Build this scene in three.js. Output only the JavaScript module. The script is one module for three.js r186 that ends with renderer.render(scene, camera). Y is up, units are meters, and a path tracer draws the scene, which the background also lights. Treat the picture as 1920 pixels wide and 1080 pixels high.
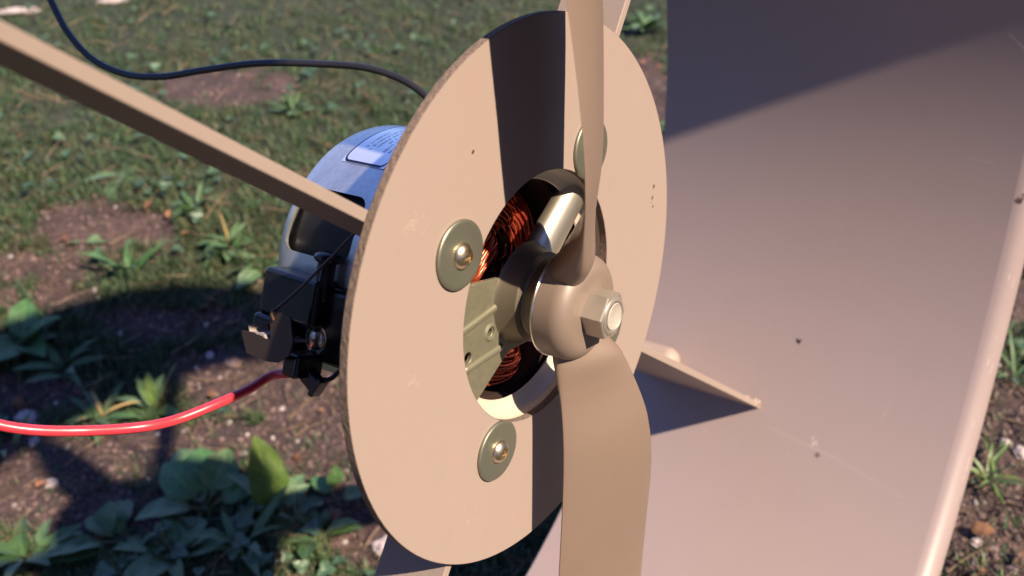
import * as THREE from 'three';
import { mergeGeometries, mergeVertices, toCreasedNormals } from 'three/addons/utils/BufferGeometryUtils.js';
import { RoundedBoxGeometry } from 'three/addons/geometries/RoundedBoxGeometry.js';
import { Brush, Evaluator, SUBTRACTION } from 'three-bvh-csg';
import { createNoise2D, createNoise3D } from 'simplex-noise';

// ---------------------------------------------------------------- camera
const W = 1920, H = 1080, FOV = 34.2, PITCH = THREE.MathUtils.degToRad(33), EYE = 0.70;
const F = H / 2 / Math.tan(THREE.MathUtils.degToRad(FOV / 2));
const scene = new THREE.Scene();
const camera = new THREE.PerspectiveCamera(FOV, W / H, 0.02, 300);
camera.position.set(0, EYE, 0);
camera.rotation.x = -PITCH;
camera.updateMatrixWorld(true);
camera.focus = 0.435; camera.userData.fStop = 9.5;
const C = camera.matrixWorld;

// frame of the rotor: origin at the disc centre, z along the shaft towards the air inlet
const cOrigin = new THREE.Vector3(0.014376, -0.004382, -0.442324).applyMatrix4(C);
const dirW = (x, y, z) => new THREE.Vector3(x, y, z).transformDirection(C);
const ax = dirW(0.543402, 0, -0.839472), ay = dirW(0.18418, 0.975635, 0.119222), az = dirW(0.819019, -0.219399, 0.530162);
const FRAME = new THREE.Matrix4().makeBasis(ax, ay, az).setPosition(cOrigin);
const FRAME_INV = FRAME.clone().invert();
const eyeL = camera.position.clone().applyMatrix4(FRAME_INV);

// ---------------------------------------------------------------- sky, sun, exposure
const sunL = new THREE.Vector3(-0.485, 0.745, 1).normalize();
const sunDir = sunL.clone().transformDirection(FRAME);
const SKY_STRENGTH = 1.0;
{
  const w = 256, h = 128, data = new Float32Array(w * h * 4);
  for (let j = 0; j < h; j++) for (let i = 0; i < w; i++) {
    const phi = ((i + 0.5) / w - 0.5) * 2 * Math.PI, th = ((j + 0.5) / h - 0.5) * Math.PI;
    const d = new THREE.Vector3(Math.cos(phi) * Math.cos(th), Math.sin(th), Math.sin(phi) * Math.cos(th));
    const e = Math.max(0, d.y), k = Math.pow(1 - e, 1.9), s = Math.max(0, d.dot(sunDir));
    const glow = 0.06 * Math.pow(s, 6);
    const o = (j * w + i) * 4;
    data[o] = 0.045 + 0.235 * k + glow; data[o + 1] = 0.090 + 0.315 * k + glow * 0.9; data[o + 2] = 0.31 + 0.44 * k + glow * 0.75; data[o + 3] = 1;
  }
  const sky = new THREE.DataTexture(data, w, h, THREE.RGBAFormat, THREE.FloatType);
  sky.mapping = THREE.EquirectangularReflectionMapping; sky.magFilter = THREE.LinearFilter; sky.minFilter = THREE.LinearFilter; sky.needsUpdate = true;
  scene.background = sky; scene.environment = sky; scene.backgroundIntensity = SKY_STRENGTH; scene.environmentIntensity = SKY_STRENGTH;
}
const sun = new THREE.DirectionalLight(new THREE.Color().setRGB(1, 0.83, 0.64), 5);
sun.position.copy(sunDir).multiplyScalar(8).add(cOrigin); sun.target.position.copy(cOrigin);
sun.castShadow = true; sun.shadow.radius = 2; sun.shadow.mapSize.set(4096, 4096);
Object.assign(sun.shadow.camera, { left: -3, right: 3, top: 3, bottom: -3, near: 0.5, far: 30 });
sun.shadow.camera.updateProjectionMatrix();
scene.add(sun, sun.target);

// ---------------------------------------------------------------- helpers
let seed = 7;
const rnd = () => { seed = (seed * 1664525 + 1013904223) >>> 0; return seed / 4294967296; };
const rr = (a, b) => a + (b - a) * rnd();
const n2 = createNoise2D(rnd), n3 = createNoise3D(rnd);
const rad = THREE.MathUtils.degToRad, clamp = THREE.MathUtils.clamp, lerp = THREE.MathUtils.lerp, smooth = (x, a, b) => THREE.MathUtils.smoothstep(x, a, b);
const V = (x, y, z) => new THREE.Vector3(x, y, z);
const used = {};
const numbered = n => { const k = used[n] = (used[n] ?? -1) + 1; return k ? `${n}_${String(k).padStart(3, '0')}` : n; };
function finish(m) { m.castShadow = true; m.receiveShadow = true; return m; }
function tag(o, label, category, group, kind) { if (label) o.userData.label = label; if (category) o.userData.category = category; if (group) o.userData.group = group; if (kind) o.userData.kind = kind; return o; }
function top(o, name, label, category, group, kind) { o.name = numbered(name); tag(o, label, category, group, kind); scene.add(o); return o; }
function mesh(name, geo, mat, parent) { const m = finish(new THREE.Mesh(geo, mat)); m.name = name; parent.add(m); return m; }
const lin = (r, g, b) => new THREE.Color().setRGB(r, g, b);
const std = (c, o = {}) => new THREE.MeshStandardMaterial({ color: c, roughness: 0.6, metalness: 0, ...o });
const phys = (c, o = {}) => new THREE.MeshPhysicalMaterial({ color: c, roughness: 0.6, ...o });
// where the line of sight through a picture point meets a plane of the rotor frame, the inner wall of the shroud, the motor, the ground
const sight = (px, py) => V((px - W / 2) / F, -(py - H / 2) / F, -1).transformDirection(C);
const sightL = (px, py) => sight(px, py).transformDirection(FRAME_INV);
function onW(px, py, w) { const d = sightL(px, py); return eyeL.clone().addScaledVector(d, (w - eyeL.z) / d.z); }
function onU(px, py, u) { const d = sightL(px, py); return eyeL.clone().addScaledVector(d, (u - eyeL.x) / d.x); }
function onCyl(px, py, R, far) {
  const d = sightL(px, py), a = d.x * d.x + d.y * d.y, b = 2 * (eyeL.x * d.x + eyeL.y * d.y), c = eyeL.x ** 2 + eyeL.y ** 2 - R * R, q = Math.sqrt(Math.max(0, b * b - 4 * a * c));
  return eyeL.clone().addScaledVector(d, (far ? -b + q : -b - q) / (2 * a));
}
function atDepth(px, py, z) { return V((px - W / 2) / F * z, -(py - H / 2) / F * z, -z).applyMatrix4(C); }
function onGround(px, py) { const d = sight(px, py); let p = camera.position.clone().addScaledVector(d, -EYE / d.y); for (let i = 0; i < 4; i++) p = camera.position.clone().addScaledVector(d, (groundY(p.x, p.z) - EYE) / d.y); return p; }
const INV_C = C.clone().invert();
function toPx(p) { const q = p.clone().applyMatrix4(INV_C); return [W / 2 + F * q.x / -q.z, H / 2 - F * q.y / -q.z, -q.z]; }

function canvasTexture(w, h, paint, o = {}) {
  const cv = document.createElement('canvas'); cv.width = w; cv.height = h;
  const g = cv.getContext('2d'); paint(g, w, h);
  const t = new THREE.CanvasTexture(cv); if (o.srgb !== false) t.colorSpace = THREE.SRGBColorSpace;
  t.wrapS = t.wrapT = THREE.RepeatWrapping; t.magFilter = THREE.LinearFilter; t.minFilter = THREE.LinearMipmapLinearFilter; t.generateMipmaps = true; t.anisotropy = 8;
  return t;
}
function noiseTexture(size, f, srgb) {
  const d = new Uint8Array(size * size * 4);
  for (let j = 0; j < size; j++) for (let i = 0; i < size; i++) { const v = f(i / size, j / size), o = (j * size + i) * 4; d[o] = 255 * clamp(v[0] ?? v, 0, 1); d[o + 1] = 255 * clamp(v[1] ?? v, 0, 1); d[o + 2] = 255 * clamp(v[2] ?? v, 0, 1); d[o + 3] = 255; }
  const t = new THREE.DataTexture(d, size, size); if (srgb) t.colorSpace = THREE.SRGBColorSpace;
  t.wrapS = t.wrapT = THREE.RepeatWrapping; t.magFilter = THREE.LinearFilter; t.minFilter = THREE.LinearMipmapLinearFilter; t.generateMipmaps = true; t.needsUpdate = true; return t;
}
const tileNoise = (x, y, f, z = 0) => { const a = x * 2 * Math.PI, b = y * 2 * Math.PI, r = f / (2 * Math.PI); return n3(Math.cos(a) * r + 3 * z, Math.sin(a) * r + Math.cos(b) * r * 1.37, Math.sin(b) * r * 1.37 + z); };
const peel = noiseTexture(512, (x, y) => 0.5 + 0.25 * tileNoise(x, y, 60, 1) + 0.25 * rnd() - 0.125);
const scratchy = noiseTexture(512, (x, y) => 0.55 + 0.25 * tileNoise(x, y, 8, 4) + 0.2 * (rnd() - 0.5));
function creased(g, angle) { g.scale(1e4, 1e4, 1e4); const o = toCreasedNormals(g, angle); o.scale(1e-4, 1e-4, 1e-4); return o; }
// revolve a profile of [r, w] about the shaft; uv in metres
function revolve(profile, segs = 160, crease = 0.5) {
  const pos = [], uv = [], idx = []; let len = 0; const n = profile.length, R = Math.max(...profile.map(p => p[0]));
  profile.forEach(([r, w], j) => { if (j) len += Math.hypot(r - profile[j - 1][0], w - profile[j - 1][1]); for (let i = 0; i <= segs; i++) { const a = i / segs * 2 * Math.PI; pos.push(r * Math.cos(a), r * Math.sin(a), w); uv.push(a * R, len); } });
  for (let j = 0; j < n - 1; j++) for (let i = 0; i < segs; i++) { const a = j * (segs + 1) + i, b = a + segs + 1; idx.push(a, a + 1, b, a + 1, b + 1, b); }
  const g = new THREE.BufferGeometry(); g.setAttribute('position', new THREE.Float32BufferAttribute(pos, 3)); g.setAttribute('uv', new THREE.Float32BufferAttribute(uv, 2)); g.setIndex(idx);
  return creased(g, crease);
}
function tube(points, r, segs = 80, rad_ = 10, closed = false) { return new THREE.TubeGeometry(new THREE.CatmullRomCurve3(points, closed, 'centripetal'), segs, r, rad_, closed); }
function box(x0, x1, y0, y1, z0, z1, r = 0.0006) { const g = new RoundedBoxGeometry(x1 - x0, y1 - y0, z1 - z0, 3, r); g.translate((x0 + x1) / 2, (y0 + y1) / 2, (z0 + z1) / 2); return g; }
const spin = (g, deg) => g.rotateZ(rad(deg));

// ---------------------------------------------------------------- materials
const PAINT = [0.258, 0.199, 0.168];
const toS = v => Math.round(255 * (v <= 0.0031308 ? 12.92 * v : 1.055 * Math.pow(v, 1 / 2.4) - 0.055));
const css = (c, k = 1, a = 1) => `rgba(${toS(clamp(c[0] * k, 0, 1))},${toS(clamp(c[1] * k, 0, 1))},${toS(clamp(c[2] * k, 0, 1))},${a})`;
function paintBase(g, w, h, c, specks) {
  g.fillStyle = css(c); g.fillRect(0, 0, w, h);
  for (let i = 0; i < specks; i++) { const x = rnd() * w, y = rnd() * h, s = rr(1, 3); g.fillStyle = css(c, rnd() < 0.5 ? rr(0.88, 0.97) : rr(1.03, 1.10), 0.5); g.fillRect(x, y, s, s); }
  for (let i = 0; i < 140; i++) { const x = rnd() * w, y = rnd() * h, s = rr(12, 60); const gr = g.createRadialGradient(x, y, 0, x, y, s); const k = rr(0.94, 1.06); gr.addColorStop(0, css(c, k, 0.35)); gr.addColorStop(1, css(c, k, 0)); g.fillStyle = gr; g.fillRect(x - s, y - s, 2 * s, 2 * s); }
}
function streak(g, pts, col, lw) { g.strokeStyle = col; g.lineWidth = lw; g.lineCap = 'round'; g.beginPath(); pts.forEach((p, i) => i ? g.lineTo(p[0], p[1]) : g.moveTo(p[0], p[1])); g.stroke(); }
const DT = 0.28;
const discMap = canvasTexture(2048, 2048, (g, w, h) => {
  paintBase(g, w, h, PAINT, 60000);
  const at = (px, py) => { const p = onW(px, py, 0); return [(p.x / DT + 0.5) * w, (0.5 - p.y / DT) * h]; };
  const dot = (px, py, r, c) => { const [x, y] = at(px, py); g.fillStyle = c; g.beginPath(); g.ellipse(x, y, r * rr(0.8, 1.6), r, rnd() * 3, 0, 7); g.fill(); };
  dot(887, 285, 5, 'rgba(60,30,20,0.9)');
  for (const [x, y, r] of [[1226, 349, 7], [1225, 352, 5], [1223, 371, 6], [1224, 387, 5], [1221, 380, 3]]) dot(x, y, r, 'rgba(70,40,25,0.85)');
  for (let i = 0; i < 16; i++) { const [x, y] = at(775 + rr(-22, 22), 417 + rr(-16, 16)); streak(g, [[x, y], [x + rr(-34, 34), y + rr(-16, 26)]], 'rgba(240,215,185,0.07)', rr(1, 6)); }
  for (let i = 0; i < 10; i++) { const [x, y] = at(775 + rr(-12, 12), 708 + rr(-16, 16)); streak(g, [[x, y], [x + rr(-14, 14), y + rr(-14, 14)]], 'rgba(250,230,205,0.16)', rr(1, 4)); }
  for (let i = 0; i < 8; i++) { const [x, y] = at(880 + rr(-10, 14), 960 + rr(-30, 40)); streak(g, [[x, y], [x + rr(-12, 12), y + rr(-12, 24)]], 'rgba(240,215,185,0.08)', rr(2, 7)); }
  for (let i = 0; i < 6; i++) { const [x, y] = at(832 + rr(-6, 6), 840 + rr(-24, 24)); streak(g, [[x, y], [x + rr(-6, 6), y + rr(4, 40)]], 'rgba(150,115,95,0.15)', rr(3, 8)); }
  for (let i = 0; i < 40; i++) dot(rr(660, 1230), rr(120, 1040), rr(0.8, 1.8), 'rgba(120,85,65,0.5)');
});
discMap.repeat.set(1 / DT, 1 / DT); discMap.offset.set(0.5, 0.5);
const peelDisc = peel.clone(); peelDisc.repeat.set(14, 14);
const paintDisc = std(0xffffff, { map: discMap, roughness: 0.5, bumpMap: peelDisc, bumpScale: 0.00006 });
const rimMap = noiseTexture(256, (x, y) => { const k = 0.8 + 0.5 * (rnd() - 0.5) + 0.25 * tileNoise(x, y, 30, 7); return [0.175 * k, 0.125 * k, 0.10 * k].map(v => toS(clamp(v, 0, 1)) / 255); }, true); rimMap.repeat.set(20, 20);
const peelRim = scratchy.clone(); peelRim.repeat.set(30, 30);
const paintRim = std(0xffffff, { map: rimMap, roughness: 0.85, bumpMap: peelRim, bumpScale: 0.0006 });
const stripMap = canvasTexture(512, 512, (g, w, h) => { paintBase(g, w, h, PAINT, 9000); for (let i = 0; i < 14; i++) { const x = rnd() * w, y = rnd() * h; streak(g, [[x, y], [x + rr(-30, 30), y + rr(-8, 8)]], 'rgba(245,228,208,0.2)', rr(0.6, 2)); } });
stripMap.repeat.set(7, 7);
const peelStrip = peel.clone(); peelStrip.repeat.set(14, 14);
const paintStrut = std(0xffffff, { map: stripMap, roughness: 0.55, bumpMap: peelStrip, bumpScale: 0.00008 });
const zincMap = noiseTexture(512, (x, y) => { const k = 1 + 0.07 * tileNoise(x, y, 9, 2) + 0.06 * tileNoise(x, y, 24, 3) + 0.05 * (rnd() - 0.5); return [0.40 * k, 0.41 * k, 0.31 * k].map(v => toS(clamp(v, 0, 1)) / 255); }, true); zincMap.repeat.set(16, 16);
const roughZ = scratchy.clone(); roughZ.repeat.set(25, 25);
const zinc = std(0xffffff, { map: zincMap, metalness: 1, roughness: 0.42, roughnessMap: roughZ, bumpMap: roughZ, bumpScale: 0.00003 });
const washerMat = std(lin(0.25, 0.25, 0.19), { metalness: 0.8, roughness: 0.42 });
const collarMat = std(lin(0.15, 0.125, 0.09), { metalness: 0.6, roughness: 0.45 });
const stamped = std(lin(0.50, 0.46, 0.42), { map: zincMap, metalness: 0.55, roughness: 0.45, bumpMap: roughZ, bumpScale: 0.00003 });
const steel = std(lin(0.66, 0.62, 0.56), { metalness: 1, roughness: 0.28 });
const brass = std(lin(0.72, 0.6, 0.42), { metalness: 1, roughness: 0.3 });
const shellMap = noiseTexture(512, (x, y) => { const k = 1 + 0.10 * tileNoise(x, y, 6, 5) + 0.08 * tileNoise(x, y, 40, 6) + 0.05 * (rnd() - 0.5); return [0.60 * k, 0.61 * k, 0.60 * k].map(v => toS(clamp(v, 0, 1)) / 255); }, true); shellMap.repeat.set(8, 8);
const shellMat = std(0xffffff, { map: shellMap, metalness: 0.92, roughness: 0.44 });
const blackPlastic = std(lin(0.006, 0.006, 0.007), { roughness: 0.24 });
const darkSteel = std(lin(0.012, 0.011, 0.012), { metalness: 0.6, roughness: 0.55 });
const copper = std(lin(0.50, 0.08, 0.036), { metalness: 0.7, roughness: 0.24 });
const bladeMap = canvasTexture(512, 512, (g, w, h) => {
  paintBase(g, w, h, [0.155, 0.110, 0.083], 9000);
});
bladeMap.repeat.set(6, 6);
const bladeMat = phys(0xffffff, { map: bladeMap, roughness: 0.5, clearcoat: 0.15, clearcoatRoughness: 0.5, bumpMap: peelStrip, bumpScale: 0.00005 });
const hubMat = phys(lin(0.160, 0.118, 0.092), { roughness: 0.5, clearcoat: 0.12, clearcoatRoughness: 0.45, bumpMap: peelStrip, bumpScale: 0.00004 });

// ---------------------------------------------------------------- the ground
const patches = [ // bare earth: centre and radii as seen in the picture
  [190, 430, 150, 62], [90, 505, 120, 34], [80, 860, 150, 66], [455, 690, 190, 46], [590, 800, 120, 130], [690, 985, 110, 110], [330, 610, 170, 40],
  [1880, 930, 200, 260], [1215, 190, 50, 95], [420, 165, 150, 34], [60, 560, 120, 30], [150, 960, 190, 70], [1890, 560, 80, 70], [560, 560, 90, 60], [300, 850, 330, 70], [520, 725, 170, 70], [60, 745, 130, 50], [90, 940, 170, 60], [650, 900, 80, 60]];
function dirtAt(x, z) {
  const [px, py, dz] = toPx(V(x, groundY(x, z), z)); if (dz < 0.2) return clamp(0.35 + 0.5 * n2(x * 1.1, z * 1.1), 0, 1);
  let d = 0; for (const [cx, cy, a, b] of patches) { const q = Math.hypot((px - cx) / a, (py - cy) / b); d = Math.max(d, 1 - smooth(q, 0.55, 1.25)); }
  d += 0.30 * n2(x * 9, z * 9) + 0.22 * n2(x * 31, z * 31) + (d > 0.05 ? 0.1 : 0);
  return clamp(d, 0, 1);
}
const REST = V(0.438 * 0.46, -0.438 * 0.888, 0).applyMatrix4(FRAME); // the turf swells where the shroud stands on it
const groundY = (x, z) => { const fall = -0.115 * smooth(z, -1.38, -0.95) * (1 - smooth(x, 0.1, 0.45)); const r = Math.hypot(x, z + 1), k = 1 / (1 + r * 0.2); return k * (0.010 * n2(x * 2.3, z * 2.3) + 0.005 * n2(x * 9, z * 9) + 0.0022 * n2(x * 40, z * 40)) - 0.002 + fall + 0.032 * Math.exp(-((x - REST.x) ** 2 + (z - REST.z) ** 2) / 0.02); };
{
  const N = 340, pos = [], col = [], uv = [], idx = [];
  const map = t => 0.55 * Math.sinh(5.6 * t) / 1.0 * (0.62 + 0.38 * t * t);
  for (let j = 0; j <= N; j++) for (let i = 0; i <= N; i++) {
    const x = map(2 * i / N - 1), z = map(2 * j / N - 1) - 1.25, d = dirtAt(x, z);
    const y = groundY(x, z) + (d > 0.3 ? 0.002 * n2(x * 90, z * 90) : 0);
    pos.push(x, y, z); uv.push(x, z);
    const k = 1 + 0.35 * n2(x * 14, z * 14) + 0.25 * n2(x * 55, z * 55), m = smooth(d, 0.25, 0.65), y2 = 0.5 + 0.5 * n2(x * 3, z * 3);
    const a = [lerp(0.026, 0.042, y2), lerp(0.044, 0.054, y2), lerp(0.016, 0.020, y2)], b = [0.098, 0.060, 0.055];
    for (let c = 0; c < 3; c++) col.push(clamp(lerp(a[c], b[c], m) * k, 0.01, 0.6));
  }
  for (let j = 0; j < N; j++) for (let i = 0; i < N; i++) { const a = j * (N + 1) + i, b = a + N + 1; idx.push(a, b, a + 1, a + 1, b, b + 1); }
  const g = new THREE.BufferGeometry(); g.setAttribute('position', new THREE.Float32BufferAttribute(pos, 3)); g.setAttribute('color', new THREE.Float32BufferAttribute(col, 3)); g.setAttribute('uv', new THREE.Float32BufferAttribute(uv, 2)); g.setIndex(idx); g.computeVertexNormals();
  const soil = noiseTexture(1024, (x, y) => { const k = 0.72 + 0.18 * tileNoise(x, y, 40, 11) + 0.16 * tileNoise(x, y, 110, 12) + 0.22 * (rnd() - 0.5); return [k, k * 0.98, k * 0.96]; }, true); soil.repeat.set(2.2, 2.2);
  const sb = noiseTexture(512, (x, y) => 0.5 + 0.3 * tileNoise(x, y, 50, 13) + 0.2 * (rnd() - 0.5)); sb.repeat.set(3.1, 3.1);
  top(finish(new THREE.Mesh(g, std(0xffffff, { vertexColors: true, map: soil, roughness: 0.95, bumpMap: sb, bumpScale: 0.004 }))), 'ground', 'bare reddish soil and mown turf around the turbine', 'ground', null, 'structure');
}
// small stuff on the ground, thickest where the photograph looks
function scatter(n, accept) {
  const out = []; let guard = 0;
  while (out.length < n && guard++ < n * 30) {
    let p;
    if (rnd() < 0.82) { const g = onGround(rr(-260, 2160), rr(-60, 1200)); p = [g.x + rr(-0.03, 0.03), g.z + rr(-0.05, 0.05)]; if (Math.hypot(p[0], p[1]) > 5) continue; const q = 0.85 / Math.max(0.85, Math.hypot(p[0], p[1])); if (rnd() < 1 - Math.pow(1 / (0.2 + q), 1.2) * 0.5) { } }
    else p = [rr(-3.5, 3.5), rr(-5, 1.2)];
    if (accept(p[0], p[1])) out.push(p);
  }
  return out;
}
function blades(n, len, wid, spread) {
  const parts = [];
  for (let i = 0; i < n; i++) {
    const L = len * rr(0.55, 1.15), w = wid * rr(0.7, 1.2), a = rnd() * 6.283, lean = rr(0.15, 1.1), x0 = rr(-spread, spread), z0 = rr(-spread, spread), pos = [], idx = [], S = 4;
    let x = 0, y = 0, th = lean * 0.4;
    for (let s = 0; s <= S; s++) { const k = w * (1 - Math.pow(s / S, 2)) / 2 + 0.0001; for (const q of [-1, 1]) pos.push(x0 + Math.cos(a) * x - Math.sin(a) * q * k, y, z0 + Math.sin(a) * x + Math.cos(a) * q * k); x += Math.sin(th) * L / S; y += Math.cos(th) * L / S; th += lean * 0.45; }
    for (let s = 0; s < S; s++) { const b = 2 * s; idx.push(b, b + 1, b + 2, b + 1, b + 3, b + 2); }
    const g = new THREE.BufferGeometry(); g.setAttribute('position', new THREE.Float32BufferAttribute(pos, 3)); g.setIndex(idx); parts.push(g);
  }
  const g = mergeGeometries(parts); g.computeVertexNormals(); return g;
}
function stuff(name, label, category, geo, mat, spots, place, colour) {
  const m = finish(new THREE.InstancedMesh(geo, mat, spots.length)), o = new THREE.Object3D(), c = new THREE.Color();
  spots.forEach((p, i) => { o.rotation.set(0, 0, 0); o.scale.setScalar(1); o.position.set(p[0], groundY(p[0], p[1]), p[1]); place(o, p); o.updateMatrix(); m.setMatrixAt(i, o.matrix); colour(c, p); m.setColorAt(i, c); });
  return top(m, name, label, category, null, 'stuff');
}
const leafMat = phys(0xffffff, { roughness: 0.55, transmission: 0.25, thickness: 0 });
const grassMat = std(0xffffff, { roughness: 0.6, side: THREE.DoubleSide });
const grassCol = (c, p) => { const t = rnd(), y = 0.5 + 0.5 * n2(p[0] * 2.4 + 9, p[1] * 2.4), k = rr(0.6, 1.25); if (t < 0.10 + 0.16 * y) c.setRGB(0.072 * k, 0.064 * k, 0.030 * k); else if (t < 0.5) c.setRGB(0.044 * k, 0.074 * k, 0.019 * k); else c.setRGB(0.027 * k, 0.063 * k, 0.019 * k); };
for (let kind = 0; kind < 3; kind++)
  stuff('grass', ['short mown grass blades in green and straw tones over the lawn', 'longer bent grass blades among the mown lawn', 'fine grass tufts edging the bare earth'][kind], 'grass', blades([9, 7, 10][kind], [0.016, 0.028, 0.022][kind], [0.0017, 0.0022, 0.0015][kind], [0.014, 0.012, 0.007][kind]), grassMat,
    scatter([20000, 4200, 3500][kind], (x, z) => { const d = dirtAt(x, z); return kind == 2 ? (d > 0.2 && d < 0.75 && n2(x * 8, z * 8) > 0.1) : d < 0.42 || rnd() < 0.05; }),
    o => { o.rotation.y = rnd() * 6.283; o.scale.setScalar(rr(0.6, 1.25)); }, grassCol);
function leafShape(L, Wd, fold, droop, teeth = 0) {
  const S = 10, T = 4, pos = [], idx = [], uv = [];
  for (let s = 0; s <= S; s++) { const t = s / S, prof = Wd / 2 * Math.pow(Math.sin(Math.PI * Math.pow(t, 0.8) * 0.985 + 0.02), 0.75) * (1 + teeth * Math.sin(s * 4.7)); const y = droop * t * t * L, x = L * t * Math.sqrt(Math.max(0.3, 1 - droop * droop * t * t));
    for (let q = -T; q <= T; q++) { const u = q / T; pos.push(x, -y + fold * Math.abs(u) * prof + 0.05 * prof * Math.sin(t * 14 + u * 3), u * prof); uv.push(t, 0.5 + u / 2); } }
  const w = 2 * T + 1; for (let s = 0; s < S; s++) for (let q = 0; q < w - 1; q++) { const a = s * w + q; idx.push(a, a + 1, a + w, a + 1, a + w + 1, a + w); }
  const g = new THREE.BufferGeometry(); g.setAttribute('position', new THREE.Float32BufferAttribute(pos, 3)); g.setAttribute('uv', new THREE.Float32BufferAttribute(uv, 2)); g.setIndex(idx); g.computeVertexNormals(); return g;
}
{
  const trio = []; for (let k = 0; k < 3; k++) { const g = leafShape(0.009, 0.008, 0.25, 0.15); g.rotateZ(0.3); g.rotateY(k * 2.1); g.translate(0, 0.012, 0); trio.push(g); }
  stuff('ground_cover', 'small clover-like leaves scattered through the lawn', 'ground cover', mergeGeometries(trio), std(0xffffff, { roughness: 0.42 }), scatter(1700, (x, z) => dirtAt(x, z) < 0.5 && n2(x * 3 + 40, z * 3) > -0.15),
    o => { o.rotation.set(rr(-0.5, 0.5), rnd() * 6.283, rr(-0.5, 0.5)); o.scale.setScalar(rr(0.5, 1.5)); o.position.y += rr(0, 0.008); }, c => { const k = rr(0.7, 1.3); c.setRGB(0.038 * k, 0.075 * k, 0.035 * k); });
  const st = blades(1, 0.05, 0.0014, 0); st.rotateX(1.2);
  stuff('dry_straw', 'dry straw and grass clippings lying on the soil', 'straw', st, grassMat, scatter(4200, () => true), o => { o.rotation.set(rr(-0.3, 0.3), rnd() * 6.283, rr(-0.3, 0.3)); o.scale.setScalar(rr(0.4, 1.3)); o.position.y += 0.004; }, c => { const k = rr(0.6, 1.2); c.setRGB(0.17 * k, 0.115 * k, 0.075 * k); });
  const peb = new THREE.IcosahedronGeometry(1, 1), pp = peb.attributes.position; for (let i = 0; i < pp.count; i++) { const k = 1 + 0.22 * n3(pp.getX(i) * 1.3, pp.getY(i) * 1.3, pp.getZ(i) * 1.3); pp.setXYZ(i, pp.getX(i) * k, pp.getY(i) * k * 0.7, pp.getZ(i) * k * 0.85); }
  peb.computeVertexNormals();
  stuff('gravel', 'fine pinkish gravel and grit on the bare soil', 'gravel', peb, std(0xffffff, { roughness: 0.85 }), scatter(7000, (x, z) => dirtAt(x, z) > 0.35), o => { o.rotation.set(rnd() * 6, rnd() * 6, rnd() * 6); o.scale.setScalar(Math.pow(rnd(), 3) * 0.0042 + 0.0009); }, c => { const k = rr(0.55, 1.2), t = rnd(); if (t < 0.05) c.setRGB(0.30 * k, 0.26 * k, 0.25 * k); else c.setRGB(0.12 * k, 0.078 * k, 0.07 * k); });
  const dl = leafShape(0.016, 0.011, 0.5, 0.4, 0.1);
  stuff('fallen_leaves', 'small withered orange leaves lying among the grass', 'fallen leaves', dl, std(0xffffff, { roughness: 0.8 }), scatter(90, (x, z) => dirtAt(x, z) > 0.2), o => { o.rotation.set(rr(-0.6, 0.6), rnd() * 6.283, rr(-0.6, 0.6)); o.scale.setScalar(rr(0.5, 1.4)); o.position.y += rr(0.005, 0.015); }, c => { const k = rr(0.6, 1.2); c.setRGB(0.17 * k, 0.075 * k, 0.035 * k); });
}

// ---------------------------------------------------------------- weeds
const leafTex = (c1, c2, s) => noiseTexture(128, (x, y) => { const rib = Math.abs(y - 0.5) < 0.025 ? 1.5 : Math.abs(((x * 7 + Math.abs(y - 0.5) * 5) % 1) - 0.5) < 0.05 ? 1.22 : 1; const k = rib * (1 + 0.22 * tileNoise(x, y, 10, s) + 0.1 * (rnd() - 0.5)); return c1.map((v, i) => toS(clamp(lerp(v, c2[i], 0.5 + 0.5 * tileNoise(x, y, 3, s + 3)) * k, 0, 1)) / 255); }, true);
const leafKinds = {
  green: phys(0xffffff, { map: leafTex([0.035, 0.095, 0.022], [0.055, 0.11, 0.03], 21), roughness: 0.6, transmission: 0.3, thickness: 0 }),
  grey: phys(0xffffff, { map: leafTex([0.065, 0.125, 0.05], [0.085, 0.145, 0.06], 22), roughness: 0.62, transmission: 0.2, thickness: 0 }),
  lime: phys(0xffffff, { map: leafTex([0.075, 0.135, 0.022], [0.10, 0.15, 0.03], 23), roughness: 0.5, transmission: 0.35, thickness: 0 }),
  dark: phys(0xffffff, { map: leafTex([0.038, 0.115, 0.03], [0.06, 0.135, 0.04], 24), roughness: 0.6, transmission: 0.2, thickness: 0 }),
  straw: phys(0xffffff, { map: leafTex([0.3373, 0.2282, 0.0694], [0.3968, 0.2778, 0.0992], 25), roughness: 0.7, transmission: 0.2, thickness: 0 }),
};
const stemMat = std(lin(0.09, 0.1, 0.035), { roughness: 0.6 });
function addLeaf(root, az_, tilt, L, Wd, kind, stalk, roll = 0, fold = 0.3, droop = 0.35, off = [0, 0]) {
  const g = leafShape(L, Wd, fold, droop, 0.05), q = new THREE.Object3D();
  g.rotateX(roll); g.translate(stalk, 0, 0); q.rotation.set(0, az_, tilt, 'YZX'); q.position.set(off[0], 0.003, off[1]); q.updateMatrix(); g.applyMatrix4(q.matrix);
  const m = mesh('leaf', g, leafKinds[kind], root);
  if (stalk > 0.012) { const s = tube([V(0, 0, 0), V(stalk / 2, 0.0015, 0), V(stalk + L * 0.15, 0, 0)], 0.0012, 8, 6); s.applyMatrix4(q.matrix); mesh('stem', s, stemMat, m); }
}
function weed(px, py, label, category, leaves) {
  const p = onGround(px, py), root = new THREE.Group(); root.position.set(p.x, groundY(p.x, p.z), p.z);
  for (const l of leaves) addLeaf(root, ...l);
  return top(root, 'weed_plant', label, category);
}
const A = d => rad(d); // azimuth: 0 points along +x (to the right of the view), 90 away from the viewer
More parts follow.
